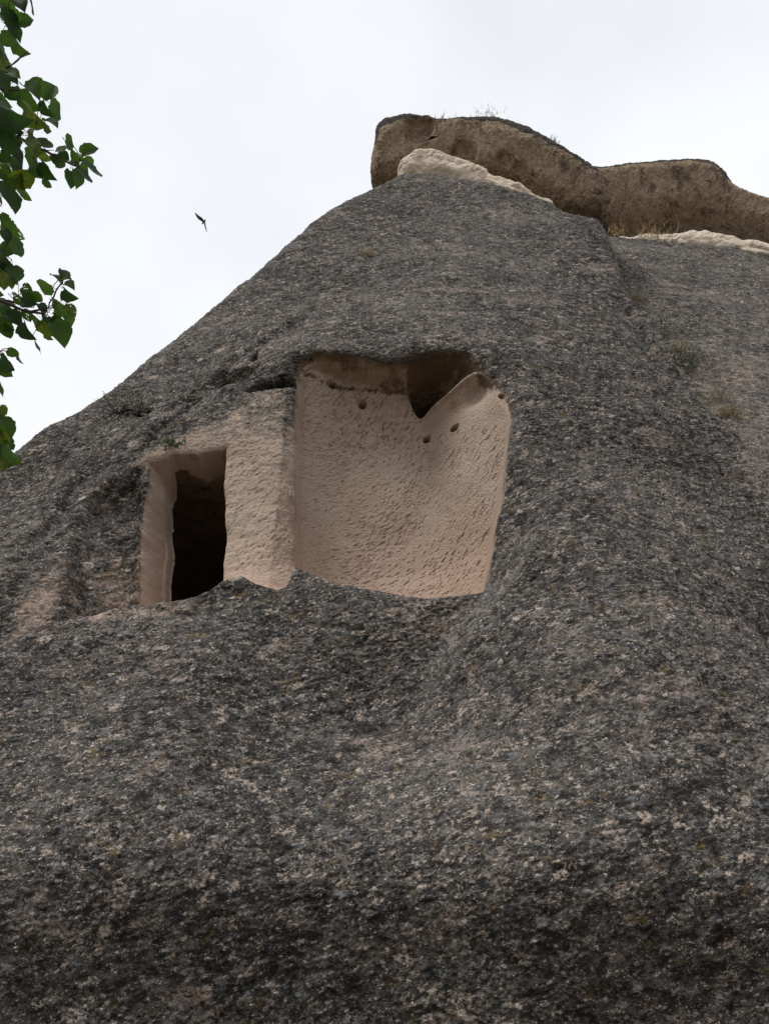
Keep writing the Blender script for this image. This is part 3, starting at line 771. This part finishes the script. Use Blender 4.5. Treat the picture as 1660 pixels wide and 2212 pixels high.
boulder('pale_tuff_bed', WHITE,
    [(1325, 522), (1350, 514), (1400, 512), (1440, 510), (1490, 508), (1540, 508), (1580, 513), (1605, 522), (1640, 532), (1700, 545), (1800, 580), (1790, 610), (1660, 570), (1560, 555), (1450, 548), (1350, 545)],
    [(1360, 530), (1450, 527), (1560, 532), (1640, 550), (1740, 575)], 21.0, .28, .8, slope, 760, 56, 2.4, ((1.3, .11), (4, .06), (9, .025), (22, .012)), seed=180, smoothn=1, elev=.25, label='cream-coloured pale tuff bed along the top of the slope')

# ------------------------------------------------------------------ helpers for things standing on the rock
def hit(px, py, nb=False, t0=5.0, t1=24.0):
    d = ray(px, py); t = np.linspace(t0, t1, 1500); X = d[0] * t; Yr = d[1] * t; Z = CAMZ + d[2] * t
    ys = nb_surface(X, Z) if nb else surface(X, Z)[0]
    k = int(np.argmax(Yr > ys))
    return np.array([X[k], ys[k], Z[k]])
def normal_at(p, nb=False):
    e = .08; x = np.array([p[0], p[0] + e, p[0]]); z = np.array([p[2], p[2], p[2] + e])
    y = nb_surface(x, z) if nb else surface(x, z)[0]
    n = np.cross([e, y[1] - y[0], 0], [0, y[2] - y[0], e]); n /= np.linalg.norm(n)
    return Vector(-n if n[1] > 0 else n)
def grow_dir(p, nb=False, up=.9):
    return (normal_at(p, nb) * .8 + Vector((0, 0, up))).normalized()

def blade(mb, p, d, L, w, bend):
    side = d.cross(Vector((random.gauss(0, 1), random.gauss(0, 1), random.gauss(0, 1)))).normalized()
    pts = []; q = Vector(p); dd = d.copy()
    for i in range(5):
        ww = w * (1 - i / 4.2); pts.append((q - side * ww, q + side * ww)); q = q + dd * (L / 4)
        dd = (dd + bend * .25).normalized()
    for a, b in zip(pts[:-1], pts[1:]): mb.quad(a[0], a[1], b[1], b[0])

def grass_tuft(name, px, py, n, L, mats, label, cat='grass tuft', nb=False, p=None, spread=.5, w=.005, rad=.10, group=None, d=None):
    if p is None: p = hit(px, py, nb)
    if d is None: d = grow_dir(p, nb)
    root = tag(empty(name, p), label, cat, group)
    for part, mat, frac in mats:
        mb = MB()
        for k in range(int(n * frac)):
            off = Vector((random.gauss(0, rad), random.gauss(0, rad * .4), random.gauss(0, rad * .35)))
            dd = (d + Vector((random.gauss(0, spread), random.gauss(0, spread), random.gauss(0, spread * .8)))).normalized()
            blade(mb, Vector(p) + off - d * .03, dd, L * random.uniform(.5, 1.1), w, Vector((random.gauss(0, .5), 0, -.9)))
        mb.build(part, mat, root)['kind'] = 'stuff'
    return root

def herb(name, px, py, n, L, leafm, label, cat='plant', nb=False, p=None, rad=.08, leaf=.02, spread=.5, per=14, d=None, stemm=None):
    """a small plant: stems with leaves along them"""
    if p is None: p = hit(px, py, nb)
    if d is None: d = grow_dir(p, nb)
    root = tag(empty(name, p), label, cat)
    st, lf = MB(), MB()
    for k in range(n):
        q = Vector(p) + Vector((random.gauss(0, rad), random.gauss(0, rad * .3), random.gauss(0, rad * .5))) - d * .02
        dd = (d + Vector((random.gauss(0, spread), random.gauss(0, spread), random.gauss(0, spread)))).normalized()
        pts = [q]; ln = L * random.uniform(.5, 1)
        for i in range(4):
            dd = (dd + Vector((random.gauss(0, .25), random.gauss(0, .25), random.gauss(-.05, .25)))).normalized(); pts.append(pts[-1] + dd * ln / 4)
        st.tube(pts, .004, .002, 4)
        for i in range(per):
            u = random.uniform(.15, 1) * 4; a = min(int(u), 3); c = pts[a].lerp(pts[a + 1], u - a)
            e = Vector((random.gauss(0, 1), random.gauss(0, 1), random.gauss(0, 1))).normalized(); f = e.orthogonal().normalized()
            s_ = leaf * random.uniform(.6, 1.3)
            lf.quad(c, c + e * s_ + f * s_ * .42, c + e * s_ * 2, c + e * s_ - f * s_ * .42)
    st.build('stems', stemm or OLIVE, root)['kind'] = 'stuff'; lf.build('foliage', leafm, root, False)['kind'] = 'stuff'
    return root

# twisted bush on the left shoulder
p = hit(316, 912); root = tag(empty('dry_bush', p), 'twisted leafless dry bush clinging to the left shoulder of the cone', 'bush')
mb = MB(); P0 = Vector(p); nrm = normal_at(p)
def up_pt(px, py, lift):
    q = hit(px, py); return Vector(q) + normal_at(q) * lift
main = [up_pt(316, 915, .0), up_pt(320, 905, .04), up_pt(312, 897, .07), up_pt(295, 896, .09), up_pt(278, 901, .09), up_pt(262, 906, .08)]
mb.tube(main, .030, .012, 7, .12); mb.build('stem', TWIG, root)
tw, fo = MB(), MB()
for k in range(46):
    b = random.choice(main[2:]); q = Vector(b); dd = Vector((random.gauss(-.5, .6), random.gauss(-.12, .4), random.gauss(.16, .5))).normalized(); pts = [q]
    for i in range(5):
        dd = (dd + Vector((random.gauss(0, .35), random.gauss(0, .3), random.gauss(0, .35)))).normalized(); pts.append(pts[-1] + dd * random.uniform(.04, .085))
    tw.tube(pts, .007, .0025, 4)
    for c in pts[2:]:
        for i in range(5):
            e = Vector((random.gauss(0, 1), random.gauss(0, 1), random.gauss(0, 1))).normalized(); f = e.orthogonal().normalized(); s_ = random.uniform(.006, .013)
            c2 = c + e * random.uniform(0, .05)
            fo.quad(c2, c2 + e * s_ + f * s_ * .5, c2 + e * s_ * 2, c2 + e * s_ - f * s_ * .5)
tw.build('twigs', TWIG, root)['kind'] = 'stuff'; fo.build('sparse_foliage', GREYGREEN, root, False)['kind'] = 'stuff'

herb('small_plant', 376, 962, 10, .16, GREEN, 'small green leafy plant growing over the top of the doorway', rad=.03, leaf=.020, spread=.7, per=16)
grass_tuft('grass_tuft', 792, 552, 90, .22, (('green_blades', OLIVE, .6), ('dry_blades', DRYGRASS, .4)), 'small grass tuft in a pit high on the cone above the niche', rad=.07)
# gully between the cone and the neighbouring slope
grass_tuft('grass_tuft', 1380, 652, 110, .34, (('green_blades', OLIVE, .7), ('dry_blades', DRYGRASS, .3)), 'olive grass tuft highest in the gully beside the cone edge', nb=True, rad=.10)
herb('gully_shrub', 1456, 726, 28, .50, GREEN, 'dark green leafy shrub with long stems midway up the gully', nb=True, rad=.24, leaf=.026, spread=.6)
herb('gully_shrub', 1478, 788, 28, .42, GREEN, 'compact dark green shrub at the foot of the bare rock flake in the gully', nb=True, rad=.18, leaf=.026, spread=.6)
grass_tuft('grass_tuft', 1468, 758, 80, .32, (('dry_blades', DRYGRASS, .5), ('green_blades', OLIVE, .5)), 'brownish grass tuft between the two dark green gully shrubs', nb=True, rad=.10)
grass_tuft('grass_tuft', 1542, 868, 120, .40, (('green_blades', GREYGREEN, .7), ('dry_blades', DRYGRASS, .3)), 'grey-green wispy grass tuft low in the gully above the drooping clump', nb=True, rad=.16)
grass_tuft('grass_tuft', 1572, 902, 170, .36, (('green_blades', OLIVE, .6), ('dry_blades', DRYGRASS, .4)), 'drooping olive-brown grass clump lowest in the gully', nb=True, rad=.11)
herb('gully_shrub', 1290, 690, 10, .28, GREYGREEN, 'faint grey-green sprig growing from the upper right face of the cone', rad=.10, leaf=.014)
# on the caps and pale beds
def cap_tuft(name, px, py, t, n, L, mats, label, **k):
    return grass_tuft(name, 0, 0, n, L, mats, label, p=at_t(px, py, t), d=Vector((0, -.1, 1)).normalized(), **k)
cap_tuft('grass_tuft', 1052, 250, 18.5, 70, .18, (('dry_blades', DRYGRASS, .5), ('green_blades', OLIVE, .5)), 'dry brown grass tuft on the crest of the front cap boulder', rad=.20, w=.007)
cap_tuft('grass_tuft', 952, 259, 18.5, 16, .30, (('dark_blades', TWIG, 1),), 'thin dark sprig in the dip on top of the front cap boulder', rad=.04, w=.006)
cap_tuft('grass_tuft', 972, 259, 18.5, 30, .16, (('dark_blades', TWIG, 1),), 'low dark tuft just right of the dip on the front cap boulder', rad=.12, w=.007)
cap_tuft('grass_tuft', 1118, 272, 18.5, 30, .14, (('dark_blades', TWIG, 1),), 'tiny dark tuft on the falling right rim of the front cap boulder', rad=.07, w=.007)
cap_tuft('grass_tuft', 1192, 306, 18.5, 40, .20, (('dark_blades', TWIG, 1),), 'dark bristly tuft lowest on the right rim of the front cap boulder', rad=.08, w=.007)
cap_tuft('grass_tuft', 1408, 511, 20.6, 90, .42, (('dry_blades', DRYGRASS, 1),), 'tall straw-coloured dry grass on the pale bed under the long cap boulder', rad=.28, spread=.3, w=.008)
cap_tuft('grass_tuft', 1325, 505, 20.4, 45, .36, (('dry_blades', DRYGRASS, 1),), 'pale dry grass where the pale bed meets the cone edge', rad=.20, spread=.35, w=.008)
p = at_t(1415, 528, 20.5)
herb('moss_cushion', 0, 0, 60, .12, OLIVE, 'low dark moss cushion at the lower edge of the pale bed', p=p, d=Vector((0, -.6, .8)), rad=.34, leaf=.018, per=10)

# ------------------------------------------------------------------ bird
def bird():
    t = 13.0; k = .9 * t / 2500                                        # metres per photograph pixel at that range
    R = Vector((1, 0, 0)); U = Vector((0, -SP, CP)); Fd = Vector((0, CP, SP))
    O = Vector(at_t(662 / 2500 * FW, 718 / 3331 * FH, t))
    W = lambda x, y, z=0: O + R * (x - 662) * k - U * (y - 718) * k + Fd * z
    mb = MB()
    # body: head (upper right) to tail (lower left)
    sp = [(668, 714, .4), (667.5, 716, 2.0), (665.5, 718, 3.4), (663, 721, 4.0), (660.5, 724, 3.2), (658.5, 727, 2.1), (655.5, 729, .6)]
    rings = []
    for i, (x, y, r) in enumerate(sp):
        c = W(x, y); ax = (W(*sp[min(i + 1, len(sp) - 1)][:2]) - W(*sp[max(i - 1, 0)][:2])).normalized()
        a = ax.cross(Fd).normalized(); b = ax.cross(a)
        rings.append([c + (a * math.cos(q) + b * math.sin(q)) * r * k for q in [2 * math.pi * j / 10 for j in range(10)]])
    mb.quadstrip(rings)
    def wing(pts, z0, z1):
        # pts: (leading x,y, trailing x,y) from root to tip, with thickness
        n = len(pts); rings = []
        for i, (lx, ly, tx, ty) in enumerate(pts):
            z = z0 + (z1 - z0) * i / (n - 1); th = (.6 - .5 * i / (n - 1)) * k
            L_, T_ = W(lx, ly, z), W(tx, ty, z + .01); m = (L_ + T_) / 2
            rings.append([L_, m + Fd * th, T_, m - Fd * th])
        mb.quadstrip(rings)
    wing([(663, 717, 659, 722), (659, 710.5, 653, 719), (653, 707.5, 647, 716), (646.5, 703.5, 642, 710), (641, 699.8, 639, 704), (637.2, 697.2, 637, 697.8)], 0, -.10)
    wing([(666, 721, 662.5, 724), (667, 726, 662.4, 729), (666.6, 733, 663, 735), (667, 740, 664.4, 741), (667.5, 746.5, 667, 747)], 0, .14)
    # second near wing tip rising behind the head, forked tail
    wing([(667.8, 716, 662, 719), (667, 712, 663, 714), (665, 708, 663.8, 708.6), (663.9, 705, 663.6, 705.2)], .02, .12)
    wing([(662, 722, 658, 722), (661.5, 725.5, 656.5, 726), (658, 727.6, 655.4, 728.6), (656, 728.8, 655, 729)], 0, .02)
    return tag(mb.build('bird', BIRDM), 'small dark swift flying with spread wings in the white sky', 'bird')
bird()

# ------------------------------------------------------------------ tree at the left edge
def leaf_mesh(name, mat, fold, curl, nw=4, nl=9, holes=0, tip=1.0):
    """blade of unit length along +Y, about 0.86 wide, with a petiole"""
    me = MB(); idx = {}
    for i in range(nl + 1):
        u = i / nl
        w = .46 * (math.sin(math.pi * min(1, u ** .80)) ** .58) * (1 - .10 * u) * (1 - smooth(.80, 1.0, np.float64(u)) * .45) if 0 < u < 1 else (.16 if u == 0 else .006)
        w *= 1 + .07 * math.sin(i * 2.4 + fold * 9)
        for j in range(nw + 1):
            s_ = (j / nw - .5) * 2
            x = float(w) * s_; z = fold * abs(x) + curl * (u - .3) ** 2 + .035 * math.sin(u * 9 + s_ * 2 + curl * 7) * abs(s_)
            yv = u - .07 * (abs(s_) ** 2) * (1 - u) * 1.2 + .0
            idx[i, j] = len(me.v); me.v.append((x, yv, z))
    bad = set()
    for h in range(holes):
        bad.add((random.randint(1, nl - 2), random.randint(0, nw - 1)))
    for i in range(nl):
        for j in range(nw):
            if (i, j) in bad: continue
            me.f.append((idx[i, j], idx[i, j + 1], idx[i + 1, j + 1], idx[i + 1, j]))
    zb = curl * .09
    me.tube([(0, .02, zb), (0.01, -.16, zb + .02), (-.01, -.34, zb + .07)], .012, .009, 4)
    return me.mesh(name, mat)
LM = {0: [], 1: [], 2: [], 3: []}
for m_ in range(3):
    for f_, c_ in ((.25, -.25), (.5, -.45), (.12, .2), (.8, -.3)):
        LM[m_].append(leaf_mesh('leaf', LEAF[m_], f_, c_))
for m_ in (0, 2):
    for q in range(2): LM[3].append(leaf_mesh('leaf', LEAF[m_], .2, -.3, 14, 18, 9))
tree = tag(empty('apricot_tree', (-3.1, 2.3, 0)), 'broad-leaved tree with dark green leaves reaching in from the left edge', 'tree')
R_, U_, F_ = Vector((1, 0, 0)), Vector((0, -SP, CP)), Vector((0, CP, SP))
def src(x, y, t): return Vector(at_t(x / 2500 * FW, y / 3331 * FH, t))
leafn = 0
BASES = []
def place_leaf(bx, by, tx, ty, w, tone, t):
    global leafn
    a, b = src(bx, by, t), src(tx, ty, t + random.uniform(-.02, .02))
    L = (b - a).length
    tilt = random.uniform(-.25, .25)
    yax = ((b - a).normalized() + F_ * tilt).normalized()
    k = .9 * t / 2500
    asp = min(1.0, (w * k) / (.80 * L))
    roll = math.acos(max(.25, asp)) * random.choice((-1, 1)) + random.uniform(-.12, .12)
    zax = -F_ - yax * (-F_).dot(yax); zax.normalize()
    zax = Matrix.Rotation(roll, 3, yax) @ zax
    xax = yax.cross(zax)
    ws_ = max(1.0, (w * k) / (.80 * L)) if asp >= 1 else 1.0
    M = Matrix(((xax.x * L * ws_, yax.x * L, zax.x * L, a.x), (xax.y * L * ws_, yax.y * L, zax.y * L, a.y), (xax.z * L * ws_, yax.z * L, zax.z * L, a.z), (0, 0, 0, 1)))
    o = bpy.data.objects.new('leaf', random.choice(LM[tone])); col.objects.link(o)
    o.parent = tree; o.matrix_parent_inverse = Matrix.Translation(-tree.location)
    o.matrix_basis = M
    leafn += 1
    BASES.append(a - yax * L * .33 + zax * L * .05)
Z = 2500 / 1660 * 1660 / 2500 / 2.371      # both zoomed crops were read at 2.371 times
UP = [(120,-20,205,95,110,1),(235,-5,268,100,45,1),(0,30,120,60,110,0),(70,80,175,145,70,0),(0,100,140,190,120,1),(30,170,165,300,90,1),(100,240,210,465,70,0),(0,260,100,350,110,0),(30,380,95,585,70,1),
 (0,440,30,570,60,2),(60,560,165,600,80,0),(330,655,225,615,80,0),(335,765,430,640,130,0),(335,770,410,910,80,1),(390,800,500,935,110,0),(345,930,460,975,60,1),(345,955,395,1035,55,0),(180,660,290,740,90,0),
 (160,720,285,860,130,0),(200,820,330,985,130,2),(60,690,150,780,80,1),(0,760,250,1000,80,1),(0,900,110,1050,110,1),(0,1000,60,1190,110,1),(270,990,240,1075,70,2),(280,1080,400,1140,80,0),(180,1090,290,1210,90,2),
 (120,1160,200,1330,120,1),(240,1330,60,1400,90,2),(0,1180,90,1250,100,0),(270,1250,310,1380,90,0),(320,1250,415,1400,100,1),(340,1370,385,1445,60,0),(150,1400,225,1555,85,0),(20,1390,110,1500,95,0),(20,1430,120,1625,60,1),
 (0,1500,20,1600,45,1),(300,1160,390,1250,70,2),(510,1075,600,1145,85,0),(510,1130,430,1190,75,0),(450,1180,545,1240,85,1),(550,1150,650,1250,55,0),(630,1190,740,1120,105,0),(650,1220,720,1295,70,0),(640,1240,768,1372,60,1),
 (540,1240,615,1300,60,1),(440,1250,515,1295,80,0),(545,1318,545,1447,95,1),(565,1300,605,1445,65,0),(610,1300,708,1427,50,1),(620,1270,690,1350,60,0),(200,1180,330,1290,90,0),(220,1050,300,1150,80,0),(110,960,180,1040,60,1),
 (-20,560,60,700,90,1),(-30,700,80,840,110,0),(40,860,150,960,90,0),(-20,1080,110,1170,110,0),(90,1240,210,1400,100,0),(0,1300,110,1400,110,0),(390,1200,450,1290,60,1)]
LO = [(0,110,50,210,60,0),(30,160,150,300,125,3),(0,230,70,330,45,1),(90,290,165,460,65,0),(0,380,140,390,115,0),(20,400,105,560,115,1),(100,510,152,655,85,0),(0,470,100,570,90,0),(0,560,50,700,70,2),(60,610,100,690,45,0),
 (405,680,255,640,70,0),(460,630,395,560,42,0),(482,612,480,515,62,1),(482,610,540,600,40,0),(490,655,580,690,60,0),(492,690,585,765,75,1),(170,670,255,725,90,3),(100,740,200,795,65,3),(170,760,285,810,115,1),(250,720,330,785,75,0),
 (410,780,505,840,70,0),(500,810,585,895,75,3),(430,850,490,885,50,2),(470,850,565,980,70,0),(410,890,500,960,75,1),(400,950,500,1132,115,0),(40,890,155,965,100,1),(30,960,110,1015,60,0),(150,960,205,1055,80,3),(190,940,270,1090,105,1),
 (250,900,345,1015,80,0),(320,930,385,1065,95,2),(360,900,405,990,60,1),(272,1085,320,1188,42,0),(360,1010,400,1088,60,2),(0,910,70,1075,80,0),(55,1160,150,1197,70,0),(140,1190,160,1268,22,1),(0,1220,115,1330,115,1),(0,1280,95,1365,95,0),
 (0,1410,30,1525,65,0),(0,1595,55,1660,75,2),(-10,1650,20,1745,60,1),(0,1695,92,1840,105,0),(0,1785,75,1890,95,2),(40,1880,150,2050,115,0),(0,1890,115,2062,115,1),(78,1880,110,1930,32,1),(0,2000,40,2095,60,2),(-40,1740,40,1830,90,0),(-30,780,60,880,90,0),
 (180,850,240,940,60,3),(440,830,520,900,60,0),(300,800,350,880,50,1)]
for (bx, by, tx, ty, w, tone) in UP:
    place_leaf(bx / 2.371, by / 2.371, tx / 2.371, ty / 2.371, w / 2.371, tone, random.uniform(2.75, 3.05))
for (bx, by, tx, ty, w, tone) in LO:
    place_leaf(bx / 2.371, 650 + by / 2.371, tx / 2.371, 650 + ty / 2.371, w / 2.371, tone, random.uniform(2.75, 3.05))
# fillers behind the front leaves along the edge of the picture
for k in range(46):
    y = random.choice((random.uniform(-30, 640), random.uniform(-30, 640), random.uniform(690, 1010), random.uniform(1380, 1480))); x = random.uniform(-40, 55 if y < 640 else 20)
    a_ = random.uniform(-.3, 1.9); L = random.uniform(42, 66)
    place_leaf(x, y, x + L * math.cos(a_), y + L * math.sin(a_), L * random.uniform(.5, .9), random.choice((0, 1, 1)), random.uniform(3.05, 3.3))
# more leaves on the boughs outside the picture
OUT = [[(-900, 1500), (-300, 1130), (0, 975)], [(-800, 900), (-300, 560), (-60, 440)], [(-760, 300), (-250, 330), (0, 283)], [(-760, 300), (-600, -100), (-300, -200)]]
for k in range(96):
    pl = OUT[k % 4]; q = random.randint(0, 1); f = random.uniform(.25 if q == 0 else 0, 1)
    x = pl[q][0] + (pl[q + 1][0] - pl[q][0]) * f + random.gauss(0, 60); y = pl[q][1] + (pl[q + 1][1] - pl[q][1]) * f + random.gauss(20, 55)
    x = min(x, -45); a_ = random.uniform(0, math.pi); L = random.uniform(45, 75)
    place_leaf(x, y, x + L * math.cos(a_), y + abs(L * math.sin(a_)), L * random.uniform(.5, .9), random.choice((0, 0, 1)), random.uniform(2.85, 3.15))
NODES = []
def branch(pts, r0, r1, nm='branch'):
    mb = MB(); q = []
    pts = [src(x, y, t) if not isinstance(x, Vector) else x for (x, y, t) in pts]
    for a_, b_ in zip(pts[:-1], pts[1:]):
        n_ = max(2, int((b_ - a_).length / .03))
        for i in range(n_): q.append(a_.lerp(b_, i / n_) + Vector([random.gauss(0, .0025) for _ in range(3)]))
    q.append(pts[-1]); mb.tube(q, r0, r1, 6, .18); NODES.extend(q[::2])
    return mb.build(nm, BARK, tree)
J = [(-900, 1500), (-800, 900), (-760, 300)]
branch([(-900, 1500, 3.1), (-300, 1130, 3.0), (0, 975, 2.92), (63, 1004, 2.9), (97, 1015, 2.9), (148, 1023, 2.9)], .022, .0035)
branch([(97, 1012, 2.9), (156, 1000, 2.9), (169, 966, 2.9), (202, 918, 2.9)], .004, .0022, 'twig')
branch([(0, 974, 2.92), (60, 985, 2.92), (110, 1000, 2.9)], .004, .002, 'twig')
branch([(-800, 900, 3.1), (-300, 560, 3.0), (-60, 440, 2.93), (53, 424, 2.9), (67, 451, 2.9), (120, 480, 2.9), (169, 506, 2.88), (228, 531, 2.88), (262, 545, 2.88)], .020, .003)
branch([(-760, 300, 3.1), (-250, 330, 3.0), (0, 283, 2.92), (10, 255, 2.9), (25, 223, 2.9), (55, 195, 2.9), (92, 168, 2.9)], .016, .0022)
branch([(0, 283, 2.92), (25, 300, 2.9), (70, 295, 2.9)], .005, .002, 'twig')
branch([(57, 440, 2.9), (58, 480, 2.9), (52, 510, 2.9)], .0025, .0012, 'twig')
branch([(130, 345, 2.9), (140, 325, 2.9), (142, 318, 2.9)], .0022, .0012, 'twig')
branch([(0, 20, 2.92), (30, 35, 2.9), (60, 60, 2.9)], .006, .002, 'twig')
branch([(-760, 300, 3.1), (-600, -100, 3.05), (-300, -200, 3.0), (-60, -60, 2.95), (0, 20, 2.92)], .016, .004)
branch([(-300, 1130, 3.0), (-170, 1290, 2.96), (-60, 1390, 2.93), (5, 1440, 2.92), (18, 1475, 2.92)], .007, .002)
branch([(-40, 1160, 2.92), (0, 1146, 2.9), (24, 1144, 2.9)], .002, .0012, 'twig')
tb = Vector((-3.1, 2.3, 0)); mb = MB()
tp = [tb + Vector((0, 0, -.2)), tb + Vector((.05, .02, .8)), tb + Vector((.12, .0, 1.6)), tb + Vector((.35, -.05, 2.3)), src(-900, 1500, 3.1), src(-800, 900, 3.1), src(-760, 300, 3.1), src(-700, -400, 3.2)]
mb.tube([tp[0].lerp(tp[1], 0)] + tp[1:], .14, .02, 12, .06); mb.build('trunk', BARK, tree)

# fine shoots joining every leaf to the nearest bough or neighbour
mb = MB(); nodes = np.array([tuple(v) for v in NODES]); left = [np.array(tuple(v)) for v in BASES]
dist = [float(np.min(np.linalg.norm(nodes - p, axis=1))) for p in left]; src_ = [nodes[int(np.argmin(np.linalg.norm(nodes - p, axis=1)))] for p in left]
alive_ = set(range(len(left)))
while alive_:
    k = min(alive_, key=lambda q: dist[q]); alive_.discard(k)
    a_, b_ = Vector(src_[k]), Vector(left[k])
    if .012 < dist[k] < .6:
        m_ = a_.lerp(b_, .5) + Vector((random.gauss(0, .1), random.gauss(0, .1), random.gauss(.05, .1))) * dist[k]
        mb.tube([a_, a_.lerp(m_, .6), m_.lerp(b_, .4), b_], .0016, .0010, 4)
    for q in alive_:
        d_ = float(np.linalg.norm(left[q] - left[k]))
        if d_ < dist[q] * .8: dist[q] = d_; src_[q] = left[k]
mb.build('fine_shoots', BARK, tree)['kind'] = 'stuff'
